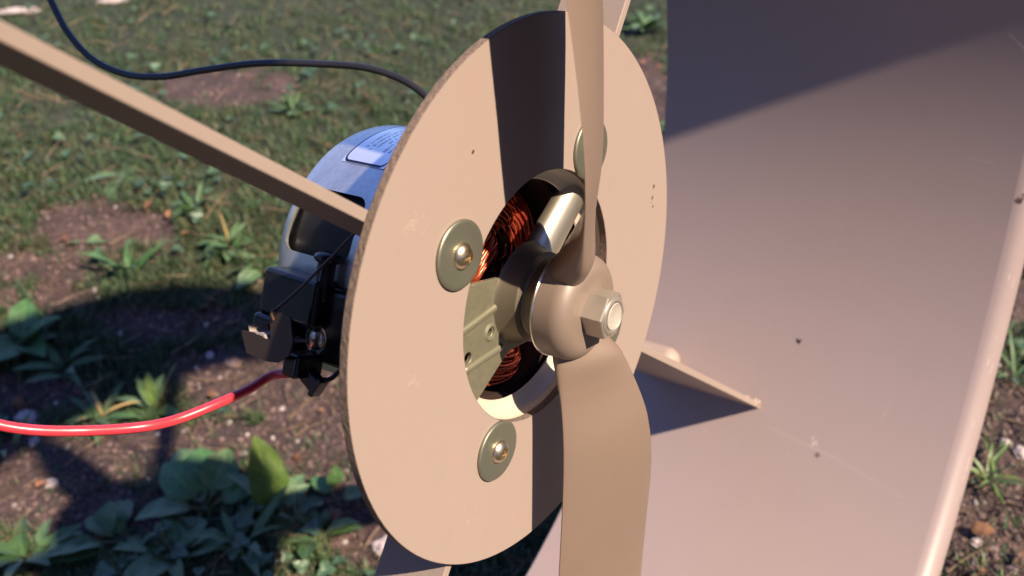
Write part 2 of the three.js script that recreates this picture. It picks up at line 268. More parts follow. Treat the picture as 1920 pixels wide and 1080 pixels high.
const fan = (n, kind, L, Wd, tilt, stalk, jit = 0.5) => Array.from({ length: n }, (_, i) => [i / n * 6.283 + rr(-jit, jit), A(tilt + rr(-12, 12)), L * rr(0.7, 1.15), Wd * rr(0.8, 1.15), kind, stalk * rr(0.6, 1.2), rr(-0.5, 0.5), rr(0.15, 0.4), rr(0.2, 0.5), [rr(-0.008, 0.008), rr(-0.008, 0.008)]]);
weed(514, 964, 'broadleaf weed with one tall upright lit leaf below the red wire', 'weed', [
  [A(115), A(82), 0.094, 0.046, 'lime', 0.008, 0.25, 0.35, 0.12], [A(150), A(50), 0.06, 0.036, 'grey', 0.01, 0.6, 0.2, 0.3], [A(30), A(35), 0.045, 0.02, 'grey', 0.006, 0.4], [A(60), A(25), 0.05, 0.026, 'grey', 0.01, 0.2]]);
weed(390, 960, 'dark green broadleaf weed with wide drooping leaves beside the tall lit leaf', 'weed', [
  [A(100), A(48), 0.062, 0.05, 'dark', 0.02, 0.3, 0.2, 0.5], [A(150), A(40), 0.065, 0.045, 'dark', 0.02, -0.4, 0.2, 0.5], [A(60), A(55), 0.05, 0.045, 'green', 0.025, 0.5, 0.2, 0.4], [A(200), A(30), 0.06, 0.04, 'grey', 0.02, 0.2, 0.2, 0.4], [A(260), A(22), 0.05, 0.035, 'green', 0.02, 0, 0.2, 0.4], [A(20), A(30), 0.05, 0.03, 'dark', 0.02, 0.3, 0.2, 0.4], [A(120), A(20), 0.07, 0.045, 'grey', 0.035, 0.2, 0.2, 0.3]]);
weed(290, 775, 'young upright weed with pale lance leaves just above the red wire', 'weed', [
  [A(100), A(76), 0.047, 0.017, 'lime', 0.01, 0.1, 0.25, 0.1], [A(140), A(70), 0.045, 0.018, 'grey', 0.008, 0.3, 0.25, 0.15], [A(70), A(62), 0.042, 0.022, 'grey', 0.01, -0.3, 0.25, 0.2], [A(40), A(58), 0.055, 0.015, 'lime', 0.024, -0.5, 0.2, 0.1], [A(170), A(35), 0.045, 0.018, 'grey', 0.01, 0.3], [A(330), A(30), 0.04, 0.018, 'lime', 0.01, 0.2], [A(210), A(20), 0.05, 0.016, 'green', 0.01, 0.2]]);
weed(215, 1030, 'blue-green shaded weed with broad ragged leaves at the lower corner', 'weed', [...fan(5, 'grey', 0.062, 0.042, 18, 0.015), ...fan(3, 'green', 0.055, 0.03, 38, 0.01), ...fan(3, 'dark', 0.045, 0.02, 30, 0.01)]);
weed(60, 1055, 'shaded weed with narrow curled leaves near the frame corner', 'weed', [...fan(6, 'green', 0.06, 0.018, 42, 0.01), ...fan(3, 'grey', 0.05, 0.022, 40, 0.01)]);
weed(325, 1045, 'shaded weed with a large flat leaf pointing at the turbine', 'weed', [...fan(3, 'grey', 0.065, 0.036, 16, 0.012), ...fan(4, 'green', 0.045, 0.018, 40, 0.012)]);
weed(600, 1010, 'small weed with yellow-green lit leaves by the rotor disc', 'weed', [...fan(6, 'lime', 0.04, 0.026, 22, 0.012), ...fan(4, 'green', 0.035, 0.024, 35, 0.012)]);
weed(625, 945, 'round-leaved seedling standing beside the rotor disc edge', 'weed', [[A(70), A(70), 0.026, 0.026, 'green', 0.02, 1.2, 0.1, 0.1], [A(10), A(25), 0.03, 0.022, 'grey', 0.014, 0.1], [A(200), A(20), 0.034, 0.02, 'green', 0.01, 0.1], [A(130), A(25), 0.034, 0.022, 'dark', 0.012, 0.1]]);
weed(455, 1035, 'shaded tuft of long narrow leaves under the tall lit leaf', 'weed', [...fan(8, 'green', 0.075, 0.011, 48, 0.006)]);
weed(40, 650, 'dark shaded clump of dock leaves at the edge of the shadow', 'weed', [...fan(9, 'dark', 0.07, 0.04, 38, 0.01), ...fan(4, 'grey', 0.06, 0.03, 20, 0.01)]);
weed(235, 335, 'flat rosette weed with grey leaves beside the bare patch', 'weed', [...fan(7, 'grey', 0.085, 0.03, 8, 0.006)]);
weed(155, 452, 'single pale leaf seedling on the reddish bare patch', 'weed', [[A(15), A(12), 0.04, 0.02, 'grey', 0.004, 0.2], [A(185), A(10), 0.025, 0.014, 'grey', 0.004, 0.2]]);
weed(430, 465, 'bushy weed with yellowing leaf in front of the motor', 'weed', [[A(110), A(60), 0.055, 0.008, 'straw', 0.01, 1.2, 0.2, 0.1], ...fan(16, 'green', 0.045, 0.011, 42, 0.008, 1.2), ...fan(8, 'grey', 0.045, 0.013, 25, 0.008, 1.2)]);
weed(495, 500, 'low grey-leaved weed touching the motor housing edge', 'weed', [...fan(7, 'grey', 0.05, 0.024, 18, 0.008)]);
weed(365, 400, 'leafy weed under the slanting strut', 'weed', [...fan(16, 'green', 0.045, 0.009, 52, 0.006, 1.2), ...fan(8, 'grey', 0.04, 0.014, 28, 0.008, 1.2)]);
weed(550, 215, 'tall pale grassy weed between the black wire and motor', 'weed', [...fan(22, 'green', 0.055, 0.006, 55, 0.004, 1.2), ...fan(9, 'grey', 0.035, 0.014, 25, 0.01, 1.2)]);
weed(240, 510, 'sparse dark feathery weed on the edge of the bare patch', 'weed', [...fan(9, 'dark', 0.07, 0.008, 52, 0.004)]);
weed(1205, 60, 'leafy green weed behind the top of the rotor disc', 'weed', [...fan(18, 'green', 0.06, 0.02, 45, 0.01, 1.2), ...fan(8, 'grey', 0.05, 0.02, 30, 0.01, 1.2)]);
weed(1225, 240, 'small bluish weed between disc and shroud', 'weed', [...fan(6, 'grey', 0.05, 0.025, 22, 0.01)]);
weed(1895, 725, 'thin grass tuft beside the shroud lip, the farther of two', 'weed', [...fan(12, 'green', 0.06, 0.005, 52, 0.003)]);
weed(1850, 905, 'thin grass tuft beside the shroud lip, the nearer of two', 'weed', [...fan(13, 'lime', 0.05, 0.005, 45, 0.003)]);
weed(120, 700, 'grassy weed in the shadow band above the red wire', 'weed', [...fan(10, 'green', 0.06, 0.012, 35, 0.004)]);
weed(185, 790, 'low grassy weed beside the young lance-leaved weed', 'weed', [...fan(9, 'green', 0.055, 0.010, 30, 0.004), ...fan(3, 'straw', 0.05, 0.006, 45, 0.004)]);
weed(12, 850, 'yellow grass stalks under the red wire at the frame edge', 'weed', [...fan(5, 'lime', 0.06, 0.009, 55, 0.004)]);

// ---------------------------------------------------------------- single stones
{
  const base = new THREE.IcosahedronGeometry(1, 3);
  const shape = k => { const g = base.clone(), p = g.attributes.position; for (let i = 0; i < p.count; i++) { const x = p.getX(i), y = p.getY(i), z = p.getZ(i), f = 1 + 0.25 * n3(x * 1.2 + k * 7, y * 1.2, z * 1.2) + 0.08 * n3(x * 4, y * 4 + k, z * 4); p.setXYZ(i, x * f, y * f * 0.6, z * f * 0.8); } return creased(g, 0.35); };
  const pale = std(lin(0.33, 0.28, 0.27), { roughness: 0.9 }), pink = std(lin(0.17, 0.125, 0.118), { roughness: 0.9 });
  [[52, 792, 0.017, pale, 'large pale flat stone on bare earth above the red wire end'], [66, 830, 0.008, pale, 'pale stone just below the red wire'], [96, 910, 0.009, pale, 'pale rounded stone at the edge of the corner shadow'], [395, 668, 0.007, pale, 'bright pale stone on the lit strip beyond the lance-leaved weed'], [438, 682, 0.011, pink, 'pinkish stone near the metal clip of the motor'],
    [470, 735, 0.008, pink, 'grey pink stone close to the red wire joint'], [1829, 1020, 0.006, pale, 'white stone nearest the shroud lip on the gravel'], [1862, 1032, 0.005, pink, 'rounded pink stone beside the white stone by the lip'], [1912, 852, 0.009, pale, 'white stone between the two thin grass tufts'], [1884, 832, 0.006, pale, 'small white stone behind the nearer grass tuft'], [1897, 1072, 0.006, pink, 'brownish stone nearest the frame corner on gravel'], [728, 1030, 0.016, pale, 'white stone glimpsed between disc edge and lower strut'], [35, 26, 0.03, pale, 'long pale stone lying on far grass near the strut'], [212, 8, 0.026, pale, 'long pale stone at the far edge of the lawn']]
    .forEach(([x, y, r, m, label], i) => { const p = onGround(x, y), o = finish(new THREE.Mesh(shape(i), m)); o.scale.set(r * (i > 11 ? 1.6 : 1), r * (i > 11 ? 0.5 : 1), r * (i > 11 ? 0.45 : 1)); o.rotation.y = i > 11 ? 0.25 : i * 1.7; o.position.set(p.x, groundY(p.x, p.z) + r * 0.3, p.z); top(o, 'stone', label, 'stone'); });
}

// ---------------------------------------------------------------- trees on the sunny side of the garden, behind the viewer
{
  const bark = std(lin(0.08, 0.06, 0.045), { roughness: 0.95 }), leafM = phys(0xffffff, { vertexColors: true, roughness: 0.6, transmission: 0.3, thickness: 0 });
  const build = () => {
    const root = new THREE.Group(); root.position.set(0, 0, 0);
    const tr = [tube([V(0, -0.1, 0), V(0.05, 0.8, 0.03), V(0, 1.6, 0), V(0.08, 3.2, 0)], 0.11, 20, 10)];
    for (let i = 0; i < 7; i++) { const a = i * 2.4, y = 0.9 + i * 0.28; tr.push(tube([V(0, y, 0), V(Math.cos(a) * 0.6, y + 0.35, Math.sin(a) * 0.6), V(Math.cos(a) * 1.4, y + 0.9, Math.sin(a) * 1.4)], 0.035, 10, 6)); }
    mesh('trunk', mergeGeometries(tr), bark, root);
    const pos = [], col = [], idx = [];
    for (let i = 0; i < 700; i++) {
      const d = V(rr(-1, 1), rr(-1, 1), rr(-1, 1)); if (d.length() > 1) { continue; }
      d.setLength(Math.pow(d.length(), 0.5)); const k = 1 + 0.3 * n3(d.x * 2, d.y * 2, d.z * 2), c = V(d.x * 1.85 * k, 2.35 + d.y * 1.85 * k, d.z * 1.85 * k), t = rr(0.6, 1.4);
      for (let j = 0; j < 26; j++) { const p = c.clone().add(V(rr(-0.26, 0.26), rr(-0.2, 0.2), rr(-0.26, 0.26))), a = V(rr(-1, 1), rr(-0.6, 0.6), rr(-1, 1)).setLength(0.09), b = V(rr(-1, 1), rr(-0.6, 0.6), rr(-1, 1)).setLength(0.05), n = pos.length / 3; for (const q of [a.clone().negate(), b, a, b.clone().negate()]) pos.push(p.x + q.x, p.y + q.y, p.z + q.z), col.push(0.05 * t, 0.085 * t, 0.028 * t); idx.push(n, n + 1, n + 2, n, n + 2, n + 3); }
    }
    const g = new THREE.BufferGeometry(); g.setAttribute('position', new THREE.Float32BufferAttribute(pos, 3)); g.setAttribute('color', new THREE.Float32BufferAttribute(col, 3)); g.setIndex(idx); g.computeVertexNormals();
    mesh('crown', g, leafM, root); return root;
  };
  const proto = build(), face = Math.atan2(az.z, az.x);
  [[-5.8, -1.4, 'garden tree beyond the lawn on the motor side, the farther of two', 0.8], [-6.2, 1.0, 'garden tree beyond the lawn on the motor side, the nearer of two', 0.8]].forEach(([x, z, label, k], i) => { const o = proto.clone(); o.position.set(x, 0, z); o.rotation.y = 2 + i * 1.9; o.scale.setScalar(k); top(o, 'garden_tree', label, 'tree', 'trees beside the lawn'); });
  [-75, -45, -15, 15, 45].forEach((d, i) => { const o = i ? proto.clone() : proto, a = face + rad(d), r = 5.6 + 0.5 * (i % 2); o.position.set(cOrigin.x + r * Math.cos(a), 0, cOrigin.z + r * Math.sin(a)); o.rotation.y = i * 1.3; o.scale.setScalar(0.95 + 0.05 * (i % 3)); top(o, 'garden_tree', ['first garden tree of the row facing the shroud, at its far end by the lawn', 'second garden tree of the row, beside the end tree by the lawn', 'third garden tree of the row, nearly opposite the shroud mouth', 'fourth garden tree of the row, opposite the shroud mouth', 'last garden tree of the row, farthest to the motor side'][i], 'tree', 'trees in a row facing the shroud mouth'); });
}

// ---------------------------------------------------------------- the ducted wind turbine
const RI = 0.411, LIPR = 0.426, LIPW = 0.1448, LIPB = 0.015, RB = -0.1405;
const turbine = new THREE.Group();
const baseL = V(0.438 * 0.46, -0.438 * 0.888, 0.0); // where the shroud touches the ground
turbine.quaternion.setFromRotationMatrix(FRAME); turbine.position.copy(baseL.clone().applyMatrix4(FRAME));
top(turbine, 'ducted_wind_turbine', 'beige painted ducted wind turbine with motor, rotor and round shroud standing on the ground', 'wind turbine');
const T = (name, geo, mat, parent = turbine) => mesh(name, geo.translate(-baseL.x, -baseL.y, -baseL.z), mat, parent);

// shroud
const WT = [0.86, 0.30], SHROUD = [0.244, 0.187, 0.178];
const wallMap = canvasTexture(2048, 714, (g, w, h) => {
  paintBase(g, w, h, SHROUD, 26000);
  const at = (px, py) => { const p = onCyl(px, py, RI, true), a = Math.atan2(p.y, p.x); return [(((a * RI / WT[0]) % 1) + 1.5) % 1 * w, (1 - (p.z - RB) / WT[1]) * h]; };
  const line = (x0, y0, x1, y1, c, lw) => streak(g, [at(x0, y0), at(x1, y1)], c, lw);
  { const [x, y] = at(1496, 633); g.fillStyle = 'rgb(20,12,10)'; g.beginPath(); g.moveTo(x - 7, y - 2); g.lineTo(x - 2, y + 5); g.lineTo(x + 5, y + 4); g.lineTo(x + 1, y); g.lineTo(x + 4, y - 6); g.fill(); }
  { const [x, y] = at(1531, 847); g.fillStyle = 'rgb(95,80,85)'; g.beginPath(); g.arc(x, y, 5, 0, 7); g.fill(); }
  for (let i = 0; i < 9; i++) { const [x, y] = at(1528 + rr(-6, 6), 823 + rr(-9, 10)); g.fillStyle = 'rgba(245,228,220,0.25)'; g.fillRect(x, y, rr(2, 5), rr(2, 5)); }
  line(1440, 795, 1560, 850, 'rgba(245,230,215,0.035)', 7); line(1560, 850, 1690, 925, 'rgba(245,230,215,0.025)', 6); line(1808, 294, 1862, 306, 'rgba(245,230,220,0.10)', 2); line(1888, 62, 1918, 92, 'rgba(245,230,220,0.3)', 2); line(1652, 778, 1668, 746, 'rgba(245,230,220,0.06)', 2.5);
  for (let i = 0; i < 26; i++) { const x = rr(1280, 1800), y = rr(250, 1060), a = rr(-12, 12); line(x, y, x + a, y + rr(-10, 10), 'rgba(245,230,220,0.08)', rr(1, 2.5)); }
  for (let i = 0; i < 14; i++) { const [x, y] = at(rr(1280, 1780), rr(400, 1060)); g.fillStyle = 'rgba(90,70,65,0.35)'; g.fillRect(x, y, 2, 2); }
});
wallMap.repeat.set(1 / WT[0], 1 / WT[1]); wallMap.offset.set(0.5, 0); // uv is in metres from the back edge
const peelWall = peel.clone(); peelWall.repeat.set(9, 9);
const wallMat = std(0xffffff, { map: wallMap, roughness: 0.5, bumpMap: peelWall, bumpScale: 0.000035 });
{
  const prof = []; const n = 24;
  for (let i = 0; i <= n; i++) prof.push([RI, lerp(RB + 0.0012, LIPW, i / n)]);
  const wall = revolve(prof, 240, 0.6);
  const p2 = [[RI + 0.0042, LIPW - 0.01], [RI + 0.0042, RB + 0.001], [RI + 0.0034, RB], [RI + 0.0008, RB], [RI, RB + 0.0012]];
  const shroud = T('shroud', mergeGeometries([wall, revolve(p2, 240, 0.6)]), wallMat);
  const lp = []; for (let i = 0; i <= 22; i++) { const a = Math.PI - i / 22 * Math.PI * 1.45; lp.push([LIPR + LIPB * Math.cos(a), LIPW + LIPB * Math.sin(a)]); }
  lp.push([RI + 0.0042, LIPW - 0.012]);
  const lipMap = canvasTexture(2048, 128, (g, w, h) => {
    paintBase(g, w, h, SHROUD, 5000);
    const at = (a, l) => [(((a * 0.435 / 0.9) % 1) + 1.5) % 1 * w, (1 - l / 0.056) * h];
    for (let i = 0; i < 26; i++) { const a = rad(rr(-19, -7)), l = rr(0.018, 0.028), [x, y] = at(a, l); g.fillStyle = 'rgba(60,45,35,0.8)'; g.beginPath(); g.ellipse(x, y, rr(1, 4), rr(0.7, 1.6), 0, 0, 7); g.fill(); }
    for (let i = 0; i < 14; i++) { const [x, y] = at(rad(15 + rr(-0.5, 0.5)), 0.004 + rr(-0.002, 0.002)); g.fillStyle = 'rgba(60,40,40,0.5)'; g.beginPath(); g.arc(x, y, rr(1, 4), 0, 7); g.fill(); }
    for (let i = 0; i < 60; i++) { const a = rr(-1, 1), l = rr(0.008, 0.03), [x, y] = at(a, l); streak(g, [[x, y], [x + rr(-30, 30), y + rr(-2, 2)]], 'rgba(245,232,215,0.25)', rr(0.6, 1.6)); }
  });
  lipMap.repeat.set(1 / 0.9, 1 / 0.056); lipMap.offset.set(0.5, 0);
  T('lip', revolve(lp, 240, 0.8), std(0xffffff, { map: lipMap, roughness: 0.42 }), shroud);
}
// mounting disc
const RD = 0.13, RH = 0.0608, TH = 0.004;
{
  const s = new THREE.Shape(); s.absarc(0, 0, RD, 0, 2 * Math.PI); const h = new THREE.Path(); h.absarc(0, 0, RH, 0, 2 * Math.PI, true); s.holes.push(h);
  const g = new THREE.ExtrudeGeometry(s, { depth: TH - 0.0006, curveSegments: 128, bevelEnabled: true, bevelThickness: 0.0003, bevelSize: 0.0003, bevelOffset: -0.0003, bevelSegments: 2 });
  g.translate(0, 0, -TH + 0.0003);
  const disc = T('mounting_disc', g, [paintDisc, paintRim]);
  const wp = [[0.0001, 0], [0.0144, 0], [0.0148, 0.0003], [0.0148, 0.0012], [0.0144, 0.0016], [0.0133, 0.0017], [0.0001, 0.0017]];
  const sp = []; for (let i = 0; i <= 14; i++) { const a = i / 14 * Math.PI / 2; sp.push([0.0064 * Math.cos(a) + 0.00001, 0.0016 + 0.0050 * Math.sin(a)]); }
  const ev = new Evaluator(); ev.useGroups = false; ev.attributes = ['position', 'normal', 'uv'];
  const dome = mergeVertices(new THREE.SphereGeometry(0.0058, 32, 20).scale(1, 1, 0.7).translate(0, 0, 0.0014));
  let b = new Brush(dome); b.updateMatrixWorld();
  for (const r of [0.5, 0.5 + Math.PI / 2]) { const c = new Brush(new THREE.BoxGeometry(0.0062, 0.0013, 0.004)); c.position.set(0, 0, 0.0053); c.rotation.z = r; c.updateMatrixWorld(); b = ev.evaluate(b, c, SUBTRACTION); b.updateMatrixWorld(); }
  const screwG = creased(b.geometry, 0.6);
  for (const a of [165.8, 76.9, -101.9, -13.2]) {
    const x = 0.0748 * Math.cos(rad(a)), y = 0.0748 * Math.sin(rad(a));
    const w = T('washer', revolve(wp, 64, 0.7).translate(x, y, 0.0001), washerMat, disc);
    T('screw', spin(screwG.clone(), a * 1.7).translate(x, y, 0.0001), brass, w);
  }
}
// struts
for (const [a, depth, off] of [[165.4, 0.037, 0.003], [76.8, 0.037, 0], [-103.2, 0.037, 0], [-13.9, 0.1, 0]]) {
  T('strut', spin(box(0.074, RI + 0.0015, off - 0.0023, off + 0.0023, -0.0042 - depth, -0.0042, 0.0005), a), paintStrut);
}
{ // ragged weld of filler where the strut meets the wall, and the short pipe stub beside it
  const parts = []; for (let i = 0; i < 26; i++) { const t = rnd(), g = new THREE.IcosahedronGeometry(rr(0.0012, 0.0028), 1); g.translate(RI - rr(0, 0.004) - (i < 8 ? rr(0, 0.012) : 0), rr(-0.0006, 0.0045), -0.004 - (i < 12 ? rr(0, 0.006) : t * 0.09)); parts.push(g); }
  T('weld_bead', spin(mergeGeometries(parts), -13.9), paintStrut);
  const st = new THREE.CapsuleGeometry(0.0125, 0.026, 10, 32); st.rotateX(Math.PI / 2); st.translate(RI - 0.010, 0.0145, -0.106);
  T('pipe_stub', spin(st, -13.9), paintStrut);
}
// motor
const RM = 0.0682, MB = -0.1135;
const ev2 = new Evaluator(); ev2.useGroups = false; ev2.attributes = ['position', 'normal', 'uv'];
let motor;
{
  const dome = (r0, b0, da, dr, k0, k1) => Array.from({ length: 9 }, (_, i) => { const a = lerp(k0, k1, i / 8) * Math.PI / 2; return [r0 - dr + dr * Math.cos(a), b0 - da * Math.sin(a)]; });
  const prof = [[0.020, MB + 0.002], [0.052, MB], ...dome(RM, MB + 0.0155, 0.0155, 0.0105, 1, 0), [RM, -0.0055], [RM - 0.0016, -0.0055], ...dome(RM - 0.0016, MB + 0.0155, 0.014, 0.0105, 0, 1), [0.052, MB + 0.0018], [0.020, MB + 0.0036], [0.020, MB + 0.002]];
  let g = mergeVertices(revolve(prof, 128, 0.01).deleteAttribute('uv').deleteAttribute('normal'), 1e-6);
  g.computeVertexNormals(); g.setAttribute('uv', new THREE.BufferAttribute(new Float32Array(g.attributes.position.count * 2), 2));
  let b = new Brush(g); b.updateMatrixWorld();
  const cut = (deg, span, w0, w1) => { const c = new Brush(new RoundedBoxGeometry(0.03, 2 * RM * Math.sin(rad(span / 2)), w1 - w0, 4, 0.0065)); c.geometry.deleteAttribute('uv'); c.geometry.setAttribute('uv', new THREE.BufferAttribute(new Float32Array(c.geometry.attributes.position.count * 2), 2)); c.position.set(RM * Math.cos(rad(deg)), RM * Math.sin(rad(deg)), (w0 + w1) / 2); c.rotation.z = rad(deg); c.updateMatrixWorld(); b = ev2.evaluate(b, c, SUBTRACTION); b.updateMatrixWorld(); };
  for (const a of [166, 76, -14, -104]) cut(a, 27, -0.1045, -0.0625);
  let m = b.geometry; const p = m.attributes.position, uv = m.attributes.uv;
  for (let i = 0; i < p.count; i++) uv.setXY(i, Math.atan2(p.getY(i), p.getX(i) + 1e-9) * RM, p.getZ(i));
  motor = T('motor_shell', creased(m, 0.7), shellMat);
  // rolled front rim of the motor, seen through the disc
  T('motor_rim', revolve([[RM - 0.0012, -0.0046], [0.0622, -0.0046], [0.0617, -0.0075], [0.0603, -0.0100], [0.0582, -0.0118], [0.0557, -0.0129], [0.0546, -0.0132], [0.0542, -0.0138], [0.0547, -0.0144], [0.0575, -0.0165], [RM - 0.0012, -0.0190]], 128, 0.5), std(lin(0.50, 0.42, 0.335), { metalness: 0.15, roughness: 0.42 }), motor);
  T('stator_stack', revolve([[0.0543, -0.0205], [RM - 0.002, -0.0205], [RM - 0.002, -0.0515], [0.0543, -0.0515], [0.0543, -0.0205]], 96), std(lin(0.035, 0.02, 0.016), { metalness: 0.3, roughness: 0.6 }), motor);
  T('stator_core', revolve([[0.02, -0.052], [0.0645, -0.052], [0.0645, -0.0990], [0.0625, -0.1045], [0.0575, -0.1085], [0.0500, -0.1105], [0.02, -0.098]], 48), darkSteel, motor);
  // rear end plate seen as the dark inside
  T('rear_plate', revolve([[0.0005, MB + 0.006], [0.05, MB + 0.006], [0.05, MB + 0.009], [0.0005, MB + 0.009]], 48), darkSteel, motor);
  // copper windings: every coil a bundle of enamelled wires
  for (const [a0, wTop, rIn, rOut] of [[155, -0.0150, 0.025, 0.047], [-76, -0.0185, 0.0285, 0.0525], ...Array.from({ length: 10 }, (_, k) => [k * 36 + 10, -0.0335, 0.0265, 0.0515])]) {
    const parts = [];
    for (let i = 0; i < 48; i++) {
      const c = (i % 16) / 15, r0 = lerp(rIn, rOut, c) + rr(-0.0009, 0.0009), lay = Math.floor(i / 16), wpk = wTop - lay * 0.0020 + rr(-0.0007, 0.0007) - 0.006 * Math.pow(2 * c - 1, 2), pts = [], ph = rr(-2, 2), tw = rr(-0.0016, 0.0016);
      for (let s = 0; s <= 8; s++) { const t = s / 8, an = rad(a0 + ph + (t - 0.5) * 62), e = Math.pow(Math.abs(2 * t - 1), 4), r = clamp(r0 + 0.0012 * Math.sin(t * 3.1 + i) + (0.007 * (t - 0.5) + tw * (t - 0.5)), 0.0225, 0.0535); pts.push(V(r * Math.cos(an), r * Math.sin(an), wpk - 0.016 * e + 0.0008 * Math.sin(i * 2.1 + t * 5))); }
      parts.push(tube(pts, 0.0008, 16, 6));
    }
    T('winding', mergeGeometries(parts), copper, motor);
  }
  T('winding_core', revolve([[0.024, -0.05], [0.026, -0.039], [0.038, -0.0355], [0.049, -0.039], [0.0535, -0.05]], 64), std(lin(0.03, 0.007, 0.005), { roughness: 0.6 }), motor);
  // stamped bracket with arms
  const BW = -0.0125, bs = new THREE.Shape();
  const q = (px, py) => { const p_ = onW(px, py, -0.011); return [p_.x, p_.y]; };
  const left = [[-0.017, 0.0072], [-0.0575, 0.001], [-0.056, -0.02], [-0.046, -0.038], [-0.026, -0.0545], [-0.0045, -0.0285]];
  bs.moveTo(...left[0]); for (const p_ of left.slice(1)) bs.lineTo(...p_); bs.lineTo(0.012, -0.024); bs.lineTo(0.024, -0.012); bs.lineTo(0.018, 0.012); bs.closePath();
  for (const [x, y, r] of [[917, 623, 0.0026], [876, 671, 0.0033]]) { const [cx, cy] = q(x, y), h = new THREE.Path(); h.absarc(cx, cy, r, 0, 6.2832, true); bs.holes.push(h); }
  const bg = [new THREE.ExtrudeGeometry(bs, { depth: 0.0016, bevelEnabled: true, bevelThickness: 0.0005, bevelSize: 0.0007, bevelSegments: 3, curveSegments: 24 }).translate(0, 0, BW)];
  for (const [p0, p1] of [[q(862, 624), q(925, 577)], [q(872, 694), q(936, 651)]]) { const d = Math.hypot(p1[0] - p0[0], p1[1] - p0[1]), c = new THREE.CapsuleGeometry(0.0021, d, 8, 16); c.scale(1, 1, 0.75); c.rotateZ(Math.atan2(p1[1] - p0[1], p1[0] - p0[0]) - Math.PI / 2); c.translate((p0[0] + p1[0]) / 2, (p0[1] + p1[1]) / 2, BW + 0.0020); bg.push(c.toNonIndexed()); }
  { const [cx, cy] = q(917, 623); bg.push(revolve([[0.0027, 0.0018], [0.0027, 0.0026], [0.0034, 0.0029], [0.0052, 0.0019]], 32, 0.8).translate(cx, cy, BW)); bg.push(revolve([[0.0026, -0.006], [0.0022, -0.005], [0.0026, -0.004], [0.0022, -0.003], [0.0026, -0.002], [0.0022, -0.001], [0.0026, 0], [0.0027, 0.0024]], 24, 0.3).translate(cx, cy, BW)); }
  T('bracket', mergeGeometries(bg.map(g_ => { const o = g_.index ? g_.toNonIndexed() : g_; return o; })), stamped, motor);
  // the other two arms are folded channels
  for (const a of [57]) {
    const c = new THREE.CylinderGeometry(0.0098, 0.0112, 0.046, 32, 6, true, -Math.PI / 2 - 0.3, Math.PI + 0.6); c.rotateZ(-Math.PI / 2); c.scale(1, 1, 0.75);
    c.rotateX(0); c.translate(0.037, 0, BW - 0.002); // half round rib, open side inwards
    const g_ = c;
    T('bracket_arm', spin(g_, a), std(lin(0.62, 0.55, 0.44), { metalness: 0.9, roughness: 0.38, side: THREE.DoubleSide }), motor);
  }
  T('shaft_collar', revolve([[0.0250, -0.0105], [0.0243, -0.0095], [0.0238, -0.008], [0.0231, -0.0062], [0.0222, -0.003], [0.0218, -0.0008], [0.0205, 0], [0.0190, 0.0006], [0.0186, 0.0015], [0.0186, 0.0075], [0.0190, 0.0088], [0.0200, 0.0094], [0.0005, 0.0094]], 96, 0.4), collarMat, motor);
  // data plate
  const c0 = onCyl(640, 302, RM), c1 = onCyl(700, 314, RM), c2 = onCyl(722, 252, RM);
  const a0 = Math.atan2(c0.y, c0.x), aTop = Math.min(Math.atan2(c2.y, c2.x), a0 - 0.75), w0 = c0.z, w1 = c0.z + 0.027;
  const plateTex = canvasTexture(512, 512, (g2, w, h) => {
    g2.fillStyle = 'rgb(236,238,240)'; g2.fillRect(0, 0, w, h); g2.strokeStyle = 'rgb(40,45,70)'; g2.lineWidth = 16; g2.beginPath(); g2.roundRect(10, 10, w - 20, h - 20, 60); g2.stroke();
    g2.fillStyle = 'rgb(50,55,75)'; // the print is too small to read: rows of short strokes
    for (let l = 0; l < 6; l++) for (let x = 110 + (l == 2 || l == 3 ? 30 : 0); x < 400 - (l % 3) * 40;) { const cw = rr(9, 16); if (rnd() < 0.85) { g2.fillRect(x, 90 + l * 58, cw * 0.3, 30); g2.fillRect(x, 90 + l * 58 + (rnd() < 0.5 ? 0 : 13), cw * 0.8, 5); if (rnd() < 0.5) g2.fillRect(x + cw * 0.6, 90 + l * 58, cw * 0.25, 30); if (rnd() < 0.4) g2.fillRect(x, 90 + l * 58 + 26, cw * 0.8, 5); } x += cw + 4; }
  });
  const plate = (aA, aB, wA, wB) => { const N = 20, pos = [], uv_ = [], idx = []; for (let i = 0; i <= N; i++) for (const j of [0, 1]) { const a = lerp(aA, aB, i / N), w = lerp(wA, wB, j); pos.push((RM + 0.0003) * Math.cos(a), (RM + 0.0003) * Math.sin(a), w); uv_.push(i / N, j); } for (let i = 0; i < N; i++) { const k = 2 * i; idx.push(k, k + 2, k + 1, k + 1, k + 2, k + 3); } const g2 = new THREE.BufferGeometry(); g2.setAttribute('position', new THREE.Float32BufferAttribute(pos, 3)); g2.setAttribute('uv', new THREE.Float32BufferAttribute(uv_, 2)); g2.setIndex(idx); g2.computeVertexNormals(); return g2; };
  const plateMat = std(0xffffff, { map: plateTex, metalness: 0.8, roughness: 0.3, side: THREE.DoubleSide });
  T('data_plate', plate(a0, aTop, w0, w1), plateMat, motor); T('data_plate', plate(a0, aTop, w1 + 0.003, w1 + 0.022), plateMat, motor);
  // black terminal housing on the side of the motor
  const hb = [box(-0.0735, -0.03, -0.0450, -0.010, -0.094, -0.030, 0.004), box(-0.0805, -0.04, -0.030, -0.0075, -0.1015, -0.066, 0.003), box(-0.083, -0.05, -0.046, -0.029, -0.1015, -0.079, 0.0025)];
  T('terminal_housing', mergeGeometries(hb.map(g_ => g_.index ? g_.toNonIndexed() : g_)), blackPlastic, motor);
